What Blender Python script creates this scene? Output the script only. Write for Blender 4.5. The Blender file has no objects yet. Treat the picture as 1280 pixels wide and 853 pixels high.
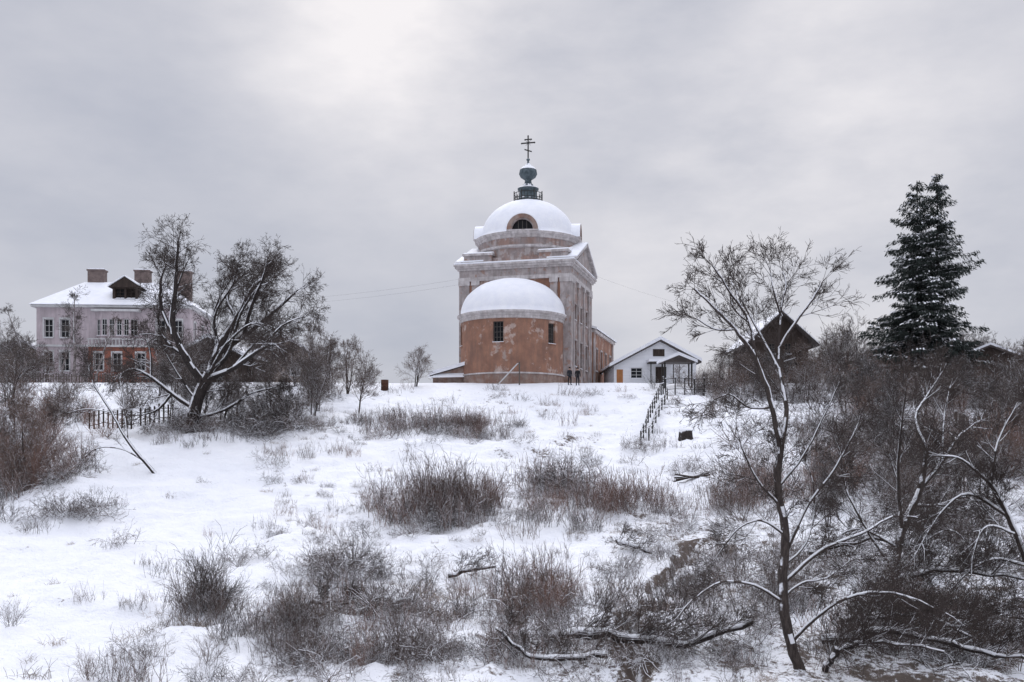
import bpy, math, random
import numpy as np
from mathutils import Vector, Matrix, noise
random.seed(7); np.random.seed(7)
rad=math.radians
scn=bpy.context.scene
COL=scn.collection
U=random.uniform; G=random.gauss

# ------------------------------------------------------------ materials
def nd(nt,t,**k):
    n=nt.nodes.new(t)
    for a,b in k.items(): setattr(n,a,b)
    return n
def mixc(nt,fac,a,b,mode='MIX'):
    m=nd(nt,'ShaderNodeMix',data_type='RGBA',blend_type=mode)
    for i,v in ((0,fac),(6,a),(7,b)):
        if isinstance(v,(int,float)): m.inputs[i].default_value=v
        elif isinstance(v,tuple): m.inputs[i].default_value=(*v,1)
        else: nt.links.new(v,m.inputs[i])
    return m.outputs[2]
def mrange(nt,v,a,b,c=0,d=1):
    m=nd(nt,'ShaderNodeMapRange'); nt.links.new(v,m.inputs[0])
    for i,x in enumerate((a,b,c,d)): m.inputs[i+1].default_value=x
    return m.outputs[0]
def mth(nt,op,a,b=0.0):
    m=nd(nt,'ShaderNodeMath',operation=op)
    for i,v in enumerate((a,b)):
        if isinstance(v,(int,float)): m.inputs[i].default_value=v
        else: nt.links.new(v,m.inputs[i])
    return m.outputs[0]
def noi(nt,co,scale,detail=4,rough=.55,stretch=None):
    if stretch:
        mp=nd(nt,'ShaderNodeMapping'); mp.inputs['Scale'].default_value=stretch
        nt.links.new(co,mp.inputs[0]); co=mp.outputs[0]
    n=nd(nt,'ShaderNodeTexNoise'); n.inputs['Scale'].default_value=scale
    n.inputs['Detail'].default_value=detail; n.inputs['Roughness'].default_value=rough
    nt.links.new(co,n.inputs['Vector']); return n.outputs['Fac']
SNOW=(.85,.86,.90)
def mat(name,c1,c2=None,scale=2.,rough=.85,bump=0.,bscale=None,snow=0.,rnd=0.,stretch=None,lo=.38,hi=.62,c3=None,s3=.7,l3=.52,spec=.3,stain=0,wind=None):
    m=bpy.data.materials.new(name); m.use_nodes=True; nt=m.node_tree
    b=nt.nodes['Principled BSDF']; b.inputs['Roughness'].default_value=rough
    b.inputs['Specular IOR Level'].default_value=spec
    co=nd(nt,'ShaderNodeTexCoord').outputs['Object']
    col=c1
    if c2: col=mixc(nt,mrange(nt,noi(nt,co,scale,5,.6,stretch),lo,hi),c1,c2)
    if c3: col=mixc(nt,mrange(nt,noi(nt,co,s3,8,.68,stretch),l3,l3+.06),col,c3)
    if stain:
        st=mrange(nt,noi(nt,co,1.6,6,.65,(1.6,1.6,.28)),.42,.68,0,stain)
        col=mixc(nt,st,col,(.11,.095,.09))
    if rnd:
        oi=nd(nt,'ShaderNodeObjectInfo').outputs['Random']
        h=nd(nt,'ShaderNodeHueSaturation'); nt.links.new(mrange(nt,oi,0,1,1-rnd,1+rnd),h.inputs['Value'])
        nt.links.new(mrange(nt,oi,0,1,.5,1.15),h.inputs['Saturation'])
        if isinstance(col,tuple): h.inputs['Color'].default_value=(*col,1)
        else: nt.links.new(col,h.inputs['Color'])
        col=h.outputs[0]
    if snow:
        g=nd(nt,'ShaderNodeNewGeometry')
        n=noi(nt,g.outputs['Position'],2.5,3)
        if wind:
            dt=nd(nt,'ShaderNodeVectorMath',operation='DOT_PRODUCT'); nt.links.new(g.outputs['Normal'],dt.inputs[0]); dt.inputs[1].default_value=Vector(wind).normalized(); up=dt.outputs['Value']
        else:
            s=nd(nt,'ShaderNodeSeparateXYZ'); nt.links.new(g.outputs['Normal'],s.inputs[0]); up=s.outputs[2]
        v=mth(nt,'ADD',up,mth(nt,'MULTIPLY',mth(nt,'SUBTRACT',n,.5),1.2))
        col=mixc(nt,mrange(nt,v,1-snow,1-snow+.12),col,SNOW)
    if isinstance(col,tuple): b.inputs['Base Color'].default_value=(*col,1)
    else: nt.links.new(col,b.inputs['Base Color'])
    if bump:
        bn=nd(nt,'ShaderNodeBump'); bn.inputs['Strength'].default_value=bump; bn.inputs['Distance'].default_value=.05
        nt.links.new(noi(nt,co,bscale or scale*4,5,.65,stretch),bn.inputs['Height']); nt.links.new(bn.outputs[0],b.inputs['Normal'])
    return m
WD=(-.5,-.35,.8)
M={}
M['snow']=mat('snow_layer',(.86,.87,.90),(.80,.815,.865),scale=1.2,rough=.7,bump=.5,bscale=5)
M['twigsnow']=mat('snow_on_twigs',(.86,.87,.90),rough=.8)
M['orange']=mat('weathered_orange_plaster',(.35,.185,.125),(.25,.135,.095),scale=.8,rough=.95,bump=.4,bscale=8,c3=(.48,.37,.32),s3=.6,l3=.55,stain=.35)
M['brickp']=mat('old_pink_plaster',(.36,.24,.20),(.33,.28,.27),scale=.8,rough=.95,bump=.5,bscale=9,c3=(.44,.39,.375),s3=.7,l3=.5,stain=.55)
M['pale']=mat('pale_limewash',(.47,.42,.41),(.34,.30,.29),scale=1.3,rough=.95,bump=.4,bscale=9,c3=(.36,.24,.20),s3=1.1,l3=.55,stain=.5)
M['cornice']=mat('cornice_limewash',(.62,.585,.58),(.45,.41,.40),scale=1.6,rough=.95,bump=.3,bscale=9,snow=.35,stain=.4)
M['plinth']=mat('plinth_brick',(.25,.15,.115),(.33,.26,.225),scale=1.4,rough=.95,bump=.5,bscale=7,stain=.4)
M['glass']=mat('dark_window_glass',(.015,.017,.02),rough=.25,spec=.25)
M['void']=mat('dark_interior',(.012,.012,.014))
M['wframe']=mat('white_window_frame',(.6,.6,.6),(.5,.5,.5))
M['dframe']=mat('dark_window_frame',(.10,.09,.085))
M['teal']=mat('verdigris_metal',(.05,.07,.08),(.10,.13,.145),scale=3,rough=.6,snow=.35)
M['iron']=mat('black_iron',(.025,.025,.028),(.04,.035,.03),rough=.6,snow=.12)
M['pinkwall']=mat('pale_pink_render',(.56,.485,.51),(.46,.40,.42),scale=.7,rough=.9,bump=.2,stain=.3)
M['redbrick']=mat('red_brick',(.33,.13,.09),(.24,.10,.075),scale=3,rough=.95,bump=.4,snow=.1)
M['chim']=mat('sooty_brick',(.13,.10,.095),(.20,.155,.14),scale=2,rough=.95,bump=.4,snow=.25)
M['darkwood']=mat('dark_wood',(.035,.026,.022),(.065,.048,.04),scale=2,stretch=(6,6,.6),rough=.9,bump=.4,snow=.12)
M['greywood']=mat('grey_wood',(.10,.08,.07),(.15,.13,.115),scale=2,stretch=(6,6,.6),rough=.9,bump=.4,snow=.2)
M['white']=mat('white_siding',(.82,.83,.85),(.74,.75,.78),scale=1,stretch=(.3,.3,8),rough=.8,bump=.2)
M['tan']=mat('tan_render',(.36,.30,.26),(.28,.235,.21),rough=.9)
M['roofd']=mat('dark_roof_sheet',(.05,.042,.04),(.08,.066,.062),rough=.7)
M['door']=mat('orange_door',(.42,.18,.07),(.34,.15,.06),rough=.7)
M['rust']=mat('rusty_metal',(.10,.04,.025),(.05,.025,.02),scale=5,rough=.9,snow=.2)
M['bark']=mat('dark_bark',(.026,.021,.020),(.055,.045,.042),scale=5,stretch=(3,3,.8),rough=.95,bump=.8,bscale=16,snow=.22,wind=WD)
M['bark2']=mat('grey_brown_bark',(.042,.033,.030),(.085,.069,.061),scale=5,stretch=(3,3,.8),rough=.95,bump=.6,bscale=16,snow=.3,wind=WD)
M['finetwig']=mat('dark_fine_twigs',(.065,.051,.046),rough=.9)
M['birch']=mat('birch_bark',(.36,.33,.32),(.10,.08,.08),scale=4,rough=.9)
M['twig']=mat('brown_twigs',(.115,.088,.077),rough=.9,rnd=.3)
M['redtwig']=mat('reddish_stalks',(.175,.110,.088),rough=.9,rnd=.35)
M['straw']=mat('straw_grass',(.24,.185,.14),rough=.9,rnd=.3)
M['needle']=mat('spruce_needles',(.022,.031,.028),(.04,.048,.042),scale=1.5,rough=.9)
M['skin']=mat('skin_tone',(.45,.28,.21),rough=.6)

def ground_mat():
    m=bpy.data.materials.new('snowy_ground'); m.use_nodes=True; nt=m.node_tree
    b=nt.nodes['Principled BSDF']; b.inputs['Roughness'].default_value=.75; b.inputs['Specular IOR Level'].default_value=.25
    g=nd(nt,'ShaderNodeNewGeometry'); pos=g.outputs['Position']
    s=nd(nt,'ShaderNodeSeparateXYZ'); nt.links.new(g.outputs['Normal'],s.inputs[0])
    sp=nd(nt,'ShaderNodeSeparateXYZ'); nt.links.new(pos,sp.inputs[0])
    snow=mixc(nt,noi(nt,pos,.35,4),(.89,.895,.915),(.79,.81,.86))
    soil=mixc(nt,noi(nt,pos,3,4),(.07,.054,.046),(.17,.135,.115))
    big=noi(nt,pos,.11,3); fine=noi(nt,pos,4.5,7,.8); mid=noi(nt,pos,.8,4,.6)
    v=mth(nt,'ADD',mth(nt,'ADD',mth(nt,'MULTIPLY',big,.5),mth(nt,'MULTIPLY',mid,.6)),fine)
    v=mth(nt,'SUBTRACT',v,mth(nt,'MULTIPLY',mth(nt,'SUBTRACT',s.outputs[2],.92),.9))
    near=mrange(nt,sp.outputs[1],32,62,.15,0.0); right=mrange(nt,sp.outputs[0],-12,8,-.10,.05)
    v=mth(nt,'ADD',v,mth(nt,'ADD',near,right))
    col=mixc(nt,mrange(nt,v,1.20,1.28),snow,soil)
    nt.links.new(col,b.inputs['Base Color'])
    bn=nd(nt,'ShaderNodeBump'); bn.inputs['Strength'].default_value=.9; bn.inputs['Distance'].default_value=.22
    hh=mth(nt,'ADD',noi(nt,pos,1.6,6,.6),mth(nt,'MULTIPLY',noi(nt,pos,9,4,.6),.25))
    nt.links.new(hh,bn.inputs['Height']); nt.links.new(bn.outputs[0],b.inputs['Normal'])
    return m
M['ground']=ground_mat()

# ------------------------------------------------------------ terrain
PY=[-3000,-60,-5,0,5,10,18,24,28,36,45,52,60,67,75,83,91,97,101,110,120,150,300,3000]
PZ=[4,-.6,-1.4,-1.6,-2.6,-4.6,-6.6,-6.7,-6.4,-5.8,-4.7,-3.2,-1.45,0,1.8,3.5,5.3,6.8,7.45,7.8,8.6,9.2,9.6,10]
_ty=np.arange(-100,400,.5); _tz=np.interp(_ty,PY,PZ)
_k=np.hanning(13); _k/=_k.sum(); _tz=np.convolve(np.pad(_tz,6,mode='edge'),_k,mode='valid')
GUL=[(9.4,48,.2),(8.1,46,.4),(7.4,43,.45),(5.9,40,.3),(5.4,37,.45),(4.2,34,.4),(3.7,30,.4),(3,25,.3)]
def hgt(x,y):
    if -99<y<399:
        f=(y+100)*2; i=int(f); t=f-i; z=_tz[i]*(1-t)+_tz[i+1]*t
    else: z=float(np.interp(y,PY,PZ))
    if abs(x)<200 and -20<y<200:
        a=1.0 if y<88 else max(.12,1-(y-88)/10)
        z+=a*.9*noise.noise(Vector((x*.055,y*.055,3)))+a*.5*noise.noise(Vector((x*.25,y*.25,8)))
        if y<130: z+=a*.26*noise.noise(Vector((x*.8,y*.8,1)))+.15*a*noise.noise(Vector((x*2.1,y*2.1,5)))
        if y<55 and -2<x<15:
            best=9
            for (ax,ay,d1),(bx,by,d2) in zip(GUL,GUL[1:]):
                vx,vy=bx-ax,by-ay; t=max(0,min(1,((x-ax)*vx+(y-ay)*vy)/(vx*vx+vy*vy)))
                px=.25*math.sin(y*1.9)
                dd=math.hypot(x+px-ax-t*vx,y-ay-t*vy)/(d1+(d2-d1)*t)
                best=min(best,dd)
            if best<1: z-=.9*(1-best**2)
    return z
def axis(lo,hi,step,far):
    c=[]; s=step; v=hi
    while v<far: s*=1.35; v+=s; c.append(v)
    d=[]; s=step; v=lo
    while v>-far: s*=1.35; v-=s; d.append(v)
    return d[::-1]+list(np.arange(lo,hi+.001,step))+c
xs=axis(-62,62,.31,3000); ys=axis(8,112,.31,3000)
NX,NY=len(xs),len(ys)
V=np.empty((NY*NX,3),dtype=np.float32); k=0
for y in ys:
    for x in xs:
        V[k]=(x,y,hgt(x,y)); k+=1
def fastmesh(name,V,F,midx=None,smooth=True):
    me=bpy.data.meshes.new(name); n=len(F); w=F.shape[1]
    me.vertices.add(len(V)); me.vertices.foreach_set('co',np.asarray(V,dtype=np.float32).ravel())
    me.loops.add(n*w); me.loops.foreach_set('vertex_index',F.astype(np.int32).ravel())
    me.polygons.add(n); me.polygons.foreach_set('loop_start',np.arange(0,n*w,w,dtype=np.int32))
    me.polygons.foreach_set('loop_total',np.full(n,w,dtype=np.int32))
    if midx is not None: me.polygons.foreach_set('material_index',midx.astype(np.int32))
    me.polygons.foreach_set('use_smooth',np.full(n,smooth,dtype=bool))
    me.update(calc_edges=True); return me
def obj(name,me,par=None,mats=(),loc=(0,0,0),rz=0,sc=1):
    o=bpy.data.objects.new(name,me); COL.objects.link(o)
    if me is not None and mats and len(me.materials)==0:
        for m in mats: me.materials.append(M[m] if isinstance(m,str) else m)
    o.location=loc; o.rotation_euler=(0,0,rz); o.scale=(sc,sc,sc) if isinstance(sc,(int,float)) else sc
    if par: o.parent=par
    return o
def empty(name,loc=(0,0,0),rz=0):
    o=bpy.data.objects.new(name,None); COL.objects.link(o); o.location=loc; o.rotation_euler=(0,0,rz); o.empty_display_size=.5
    return o
ii=np.arange((NY-1)*(NX-1)); r_=ii//(NX-1); c_=ii%(NX-1); a=r_*NX+c_
obj('ground',fastmesh('ground',V,np.stack([a,a+1,a+1+NX,a+NX],1)),None,['ground'])

# ------------------------------------------------------------ mesh builder
class MB:
    def __init__(s): s.v=[];s.f=[];s.m=[];s.mats=[]
    def mi(s,m):
        if m not in s.mats: s.mats.append(m)
        return s.mats.index(m)
    def face(s,pts,m):
        b=len(s.v); s.v+= [tuple(p) for p in pts]; s.f.append(tuple(range(b,b+len(pts)))); s.m.append(s.mi(m))
    def hexa(s,c,m):
        b=len(s.v); s.v+=[tuple(p) for p in c]
        for q in ((0,3,2,1),(4,5,6,7),(0,1,5,4),(1,2,6,5),(2,3,7,6),(3,0,4,7)):
            s.f.append(tuple(b+i for i in q)); s.m.append(s.mi(m))
    def box(s,x0,x1,y0,y1,z0,z1,m):
        s.hexa([(x0,y0,z0),(x1,y0,z0),(x1,y1,z0),(x0,y1,z0),(x0,y0,z1),(x1,y0,z1),(x1,y1,z1),(x0,y1,z1)],m)
    def mbox(s,f,s0,s1,z0,z1,d0,d1,m):
        s.hexa([f(s0,z0,d0),f(s1,z0,d0),f(s1,z0,d1),f(s0,z0,d1),f(s0,z1,d0),f(s1,z1,d0),f(s1,z1,d1),f(s0,z1,d1)],m)
    def prism(s,poly,b0,b1,m,ax='y'):
        n=len(poly); b=len(s.v)
        for q in (b0,b1):
            for (a,z) in poly: s.v.append((a,q,z) if ax=='y' else (q,a,z))
        s.f.append(tuple(range(b,b+n))); s.m.append(s.mi(m))
        s.f.append(tuple(range(b+2*n-1,b+n-1,-1))); s.m.append(s.mi(m))
        for i in range(n):
            j=(i+1)%n; s.f.append((b+i,b+j,b+n+j,b+n+i)); s.m.append(s.mi(m))
    def lathe(s,prof,cx,cy,seg,m,a0=0,a1=2*math.pi,jit=0):
        b=len(s.v); full=abs(a1-a0-2*math.pi)<1e-6; cols=seg if full else seg+1
        for (r,z) in prof:
            for j in range(cols):
                t=a0+(a1-a0)*j/seg; rr=r+(jit*noise.noise(Vector((math.cos(t)*3,math.sin(t)*3,z))) if jit else 0)
                s.v.append((cx+rr*math.cos(t),cy+rr*math.sin(t),z))
        for i in range(len(prof)-1):
            for j in range(seg):
                k=(j+1)%cols
                s.f.append((b+i*cols+j,b+i*cols+k,b+(i+1)*cols+k,b+(i+1)*cols+j)); s.m.append(s.mi(m))
    def tube(s,p,q,r,m,n=6):
        p=Vector(p);q=Vector(q);d=(q-p).normalized();u=d.orthogonal().normalized();w=d.cross(u);b=len(s.v)
        for c in (p,q):
            for i in range(n):
                t=2*math.pi*i/n; s.v.append(tuple(c+u*r*math.cos(t)+w*r*math.sin(t)))
        for i in range(n):
            j=(i+1)%n; s.f.append((b+i,b+j,b+n+j,b+n+i)); s.m.append(s.mi(m))
        s.f.append(tuple(range(b,b+n)));s.m.append(s.mi(m)); s.f.append(tuple(range(b+n,b+2*n)));s.m.append(s.mi(m))
    def wall(s,f,s0,s1,z0,z1,ops,m,fm='wframe',depth=.3,ds=None,mun=(1,2),trim=None,glass='glass'):
        ss={s0,s1}; zz={z0,z1}
        for o in ops: ss|={o[0],o[1]}; zz|={o[2],o[3]}
        if ds: ss|=set(np.arange(s0,s1,ds).tolist())
        ss=sorted(ss); zz=sorted(zz)
        for a,b in zip(ss,ss[1:]):
            if b-a<1e-6: continue
            for c,d in zip(zz,zz[1:]):
                x,z=(a+b)/2,(c+d)/2
                if any(o[0]<x<o[1] and o[2]<z<o[3] for o in ops): continue
                s.face([f(a,c,0),f(b,c,0),f(b,d,0),f(a,d,0)],m)
        for (a,b,c,d) in ops:
            D=depth
            s.face([f(a,c,0),f(a,c,D),f(a,d,D),f(a,d,0)],m); s.face([f(b,c,0),f(b,c,D),f(b,d,D),f(b,d,0)],m)
            s.face([f(a,c,0),f(b,c,0),f(b,c,D),f(a,c,D)],m); s.face([f(a,d,0),f(b,d,0),f(b,d,D),f(a,d,D)],m)
            s.face([f(a,c,D),f(b,c,D),f(b,d,D),f(a,d,D)],glass)
            e=.07;d0,d1=D*.5,D-.01
            s.mbox(f,a,a+e,c,d,d0,d1,fm);s.mbox(f,b-e,b,c,d,d0,d1,fm)
            s.mbox(f,a+e,b-e,c,c+e,d0,d1,fm);s.mbox(f,a+e,b-e,d-e,d,d0,d1,fm)
            for i in range(mun[0]):
                x=a+(b-a)*(i+1)/(mun[0]+1); s.mbox(f,x-.025,x+.025,c+e,d-e,d0+.02,d1,fm)
            for i in range(mun[1]):
                z=c+(d-c)*(i+1)/(mun[1]+1); s.mbox(f,a+e,b-e,z-.025,z+.025,d0+.04,d1-.01,fm)
            s.mbox(f,a-.06,b+.06,c-.10,c-.003,-.12,-.004,trim or m)
            s.mbox(f,a-.03,b+.03,c+.002,c+.06,-.10,D*.45,'snow')
            if trim:
                t=.16
                s.mbox(f,a-t,a-.003,c,d,-.06,-.003,trim);s.mbox(f,b+.003,b+t,c,d,-.06,-.003,trim);s.mbox(f,a-t,b+t,d+.003,d+t+.05,-.09,-.003,trim)
    def make(s,name,par,smooth=False,bevel=0):
        me=bpy.data.meshes.new(name); me.from_pydata(s.v,[],s.f)
        for i,p in enumerate(me.polygons): p.material_index=s.m[i]; p.use_smooth=smooth
        o=obj(name,me,par)
        for m in s.mats: me.materials.append(M[m])
        if bevel:
            b=o.modifiers.new('b','BEVEL'); b.width=bevel; b.segments=3; b.limit_method='ANGLE'
        return o
def X(u,y): return (u-640)*y/1244.   # survey: bearing -> metres east at range y

# ------------------------------------------------------------ church
zb=7.4
CH=empty('brick_church',(0,105,zb),rad(-15))
R=5.4
fa=lambda s,z,d:((R-d)*math.sin(s/R),-(R-d)*math.cos(s/R),z)
b=MB()
w=.55
ang=[0,rad(64),rad(-64)]
b.wall(fa,-R*1.75,R*1.75,1.0,6.5,[(R*a-w,R*a+w,4.0,6.1) for a in ang],'orange','dframe',depth=.4,ds=.35,mun=(2,3))
b.lathe([(R+.10,-1.5),(R+.10,.85)],0,0,72,'plinth'); 
b.lathe([(R-.02,1.02),(R+.16,1.0),(R+.18,.86),(R+.10,.84)],0,0,72,'cornice')
b.make('apse_walls',CH)
b=MB(); b.lathe([(R-.02,6.42),(R+.10,6.45),(R+.10,6.72),(R+.18,6.76),(R+.18,6.95),(R+.36,7.05),(R+.38,7.22),(R-.1,7.24)],0,0,72,'cornice'); b.make('apse_cornice',CH)
b=MB(); pr=[(R+.34,7.2),(R+.30,7.32)]
for i in range(0,15):
    t=i/14*math.pi/2; pr.append((max(.01,(R+.15)*math.cos(t)**.96),7.34+3.95*math.sin(t)))
b.lathe(pr,0,.3,72,'snow',jit=.10); b.make('apse_dome_snow',CH,True)
b=MB()
ff=lambda s,z,d:(s,1+d,z); fr=lambda s,z,d:(6-d,1+s,z); fl=lambda s,z,d:(-6+d,13-s,z); fb=lambda s,z,d:(-s,13-d,z)
b.wall(ff,-6,6,-1.5,11.7,[],'orange')
sidew=[(2.3,3.5,2.2,5.0),(5.4,6.6,2.2,5.0),(8.5,9.7,2.2,5.0),(2.4,3.4,7.2,8.9),(5.5,6.5,7.2,8.9),(8.6,9.6,7.2,8.9)]
b.wall(fr,0,12,-1.5,11.7,sidew,'brickp','dframe',depth=.5,trim='pale')
b.wall(fl,0,12,-1.5,11.7,sidew,'brickp','dframe',depth=.5,trim='pale')
b.wall(fb,-6,6,-1.5,11.7,[],'brickp')
b.make('nave_walls',CH)
b=MB()
for f,ps in ((ff,[(-6.14,-5.0),(-4.7,-3.9),(3.9,4.7),(5.0,6.14)]),(fr,[(-.0,1.0),(1.3,1.9),(4.1,4.8),(7.2,7.9),(10.1,10.7),(11,12)]),(fl,[(0,1),(11,12)])):
    for a,c in ps:
        b.mbox(f,a,c,-1.5,10.9,-.16,-.004,'pale'); b.mbox(f,a-.06,c+.06,10.9,11.35,-.24,-.004,'cornice'); b.mbox(f,a-.06,c+.06,-1.5,.9,-.25,-.165,'plinth')
b.make('pilasters',CH)
def slab(b,e,z0,z1,m,h=6): b.box(-h-e,h+e,7-h-e,7+h+e,z0,z1,m)
b=MB(); slab(b,.20,11.35,11.75,'cornice');slab(b,.12,11.75,12.5,'pale');slab(b,.30,12.5,12.72,'cornice');slab(b,.5,12.72,12.95,'cornice');slab(b,.62,12.95,13.15,'cornice')
b.make('entablature',CH)
b=MB(); slab(b,.60,13.153,13.32,'snow'); b.make('entablature_snow',CH,False,.06)
b=MB()
for x0,x1 in ((-5.7,-2.6),(2.6,5.7)):
    b.box(x0,x1,1.2,5,13.2,14.15,'pale'); b.box(x0-.15,x1+.15,1.05,5.1,14.15,14.38,'cornice')
    b.box(x0,x1,9,12.8,13.2,14.15,'pale'); b.box(x0-.15,x1+.15,9,12.95,14.15,14.38,'cornice')
b.box(-5.5,5.5,1.5,12.5,13.2,13.9,'brickp')
b.make('attic',CH)
b=MB()
for x0,x1 in ((-5.7,-2.6),(2.6,5.7)):
    b.hexa([(x0-.12,1.08,14.383),(x1+.12,1.08,14.383),(x1+.12,5,14.383),(x0-.12,5,14.383),(x0,1.2,14.52),(x1,1.2,14.52),(x1,4,15.1),(x0,4,15.1)],'snow')
b.make('attic_snow',CH,False,.06)
for sx,nm in ((1,'side_pediment'),(-1,'side_pediment_far')):
    b=MB()
    xa,xb=(6.0,6.5) if sx>0 else (-6.5,-6.0)
    b.prism([(2.0,13.1),(12.0,13.1),(7,15.4)],xa,xb,'pale','x')
    for (p,q) in (((1.0,13.18),(7,15.75)),((13.0,13.18),(7,15.75))):
        b.prism([p,q,(q[0],q[1]+.3),(p[0],p[1]+.3)],min(xa,xb)-.1 if sx<0 else xa+.003,max(xa,xb)+.3 if sx>0 else xb,'cornice','x')
        b.prism([(p[0],p[1]+.303),(q[0],q[1]+.303),(q[0],q[1]+.45),(p[0],p[1]+.42)],(xa-2.5 if sx>0 else xa-.1),(xb+.3 if sx>0 else xb+2.5),'snow','x')
    b.make(nm,CH)
b=MB(); cy=7
b.lathe([(5.55,13.2),(5.55,14.9),(5.75,15.0),(5.75,15.15),(5.5,15.2),(5.5,16.0)],0,cy,80,'brickp')
b.lathe([(5.56,14.85),(5.8,14.95),(5.84,15.15),(5.5,15.22)],0,cy,80,'cornice')
b.lathe([(5.5,15.95),(5.65,16.0),(5.68,16.25),(5.95,16.38),(5.98,16.6),(5.3,16.64)],0,cy,80,'cornice')
b.make('drum',CH)
b=MB(); pr=[(5.9,16.6),(5.75,16.72)]
for i in range(0,17):
    t=i/16*math.pi/2; pr.append((max(.9,5.3*math.cos(t)**.98),16.72+4.5*math.sin(t)))
b.lathe(pr,0,cy,80,'snow',jit=.08); b.make('dome_snow',CH,True)
def lunette(name,ang):
    e=empty(name,(0,cy,16.7),ang); e.parent=CH
    b=MB(); n=20; y0,y1=-5.86,-3.0
    P=lambda r,t,y:(r*math.cos(t),y,r*math.sin(t)*1.0)
    for i in range(n):
        t,u=math.pi*i/n,math.pi*(i+1)/n
        ri,ro,rs=1.12,1.62,1.76
        b.hexa([P(ri,t,y0),P(ro,t,y0),P(ro,t,y1),P(ri,t,y1),P(ri,u,y0),P(ro,u,y0),P(ro,u,y1),P(ri,u,y1)],'brickp')
        b.hexa([P(ri+.14,t,y0-.10),P(ro+.06,t,y0-.10),P(ro+.06,t,y0-.003),P(ri+.14,t,y0-.003),P(ri+.14,u,y0-.10),P(ro+.06,u,y0-.10),P(ro+.06,u,y0-.003),P(ri+.14,u,y0-.003)],'plinth')
        b.hexa([P(ro+.063,t,y0-.05),P(rs,t,y0-.05),P(rs,t,y1),P(ro+.063,t,y1),P(ro+.063,u,y0-.05),P(rs,u,y0-.05),P(rs,u,y1),P(ro+.063,u,y1)],'snow')
        b.face([(0,y0+.28,0),P(ri+.01,t,y0+.28),P(ri+.01,u,y0+.28)],'void')
    b.box(-1.7,1.7,y0-.1,y0+.5,-.12,.02,'cornice')
    for x in (-.45,0,.45): b.box(x-.03,x+.03,y0+.2,y0+.25,.0,.98,'dframe')
    b.make('arch',e)
lunette('lunette_front',rad(8)); lunette('lunette_right',rad(98)); lunette('lunette_left',rad(-82)); lunette('lunette_back',rad(188))
b=MB()
b.lathe([(1.25,21.0),(1.25,21.35),(1.05,21.4),(.98,22.1),(.95,22.3),(1.18,22.42),(1.18,22.55),(.75,22.7),(.62,23.0),(.42,23.1),(.36,23.5),(.5,23.62),(.85,23.85),(1.02,24.2),(.95,24.6),(.65,24.95),(.32,25.15),(.14,25.4),(.10,25.7),(.2,25.78),(.2,25.9),(.05,26.0)],0,cy,40,'teal')
b.make('cupola',CH,True)
b=MB(); b.lathe([(.93,24.68),(.62,25.02),(.3,25.2),(.15,25.42)],0,cy,32,'snow',jit=.05); b.lathe([(1.2,22.56),(1.1,22.66),(.7,22.78)],0,cy,32,'snow');b.make('cupola_snow',CH,True)
b=MB()
for i in range(28):
    t=2*math.pi*i/28; c,s_=math.cos(t)*1.6,math.sin(t)*1.6; c2,s2=math.cos(t+2*math.pi/28)*1.6,math.sin(t+2*math.pi/28)*1.6
    b.tube((c,cy+s_,21.0),(c,cy+s_,21.95),.03,'iron',4)
    for z in (21.95,21.4,21.15): b.tube((c,cy+s_,z),(c2,cy+s2,z),.035,'iron',4)
    if i%4==0: b.tube((c,cy+s_,21.0),(c,cy+s_,22.2),.06,'iron',5)
b.make('cupola_railing',CH)
b=MB()
b.box(-.065,.065,cy-.05,cy+.05,25.9,28.5,'iron'); b.box(-.75,.75,cy-.045,cy+.045,27.65,27.79,'iron'); b.box(-.36,.36,cy-.045,cy+.045,28.05,28.17,'iron')
b.hexa([(-.42,cy-.045,26.95),(.42,cy-.045,26.65),(.42,cy+.045,26.65),(-.42,cy+.045,26.95),(-.42,cy-.045,27.08),(.42,cy-.045,26.78),(.42,cy+.045,26.78),(-.42,cy+.045,27.08)],'iron')
for x,z in ((-.75,27.71),(.75,27.71),(0,28.5),(-.36,28.1),(.36,28.1)): b.lathe([(.01,z-.11),(.11,z),(.01,z+.11)],x,cy,8,'iron')
for t in (45,135,225,315): b.tube((0,cy,27.71),(.4*math.cos(rad(t)),cy,27.71+.4*math.sin(rad(t))),.02,'iron',4)
b.make('cross',CH)
b=MB(); f2=lambda s,z,d:(6.3-d,13+s,z); f3=lambda s,z,d:(-6.3+d,27-s,z)
op=[(1.6+i*3.2,2.8+i*3.2,2.6,5.2) for i in range(4)]
b.wall(f2,0,14,-1.5,7.0,op,'orange','dframe',depth=.45,trim='pale'); b.wall(f3,0,14,-1.5,7.0,op,'orange','dframe',depth=.45,trim='pale')
b.wall(lambda s,z,d:(s,13+d,z),-6.3,6.3,-1.5,7,[],'orange'); b.wall(lambda s,z,d:(s,27-d,z),-6.3,6.3,-1.5,7,[],'orange')
b.box(-6.6,6.6,12.9,27.3,7.0,7.35,'cornice'); b.prism([(-6.7,7.36),(6.7,7.36),(0,9.4)],12.85,27.4,'roofd')
for c in (.0,13.2): b.mbox(f2,c,c+.8,-1.5,7,-.14,-.004,'pale')
b.make('refectory',CH)
b=MB(); b.prism([(-6.75,7.37),(0,9.42),(6.75,7.37),(6.75,7.55),(0,9.65),(-6.75,7.55)],12.8,27.45,'snow'); b.make('refectory_snow',CH,False,.05)

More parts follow.
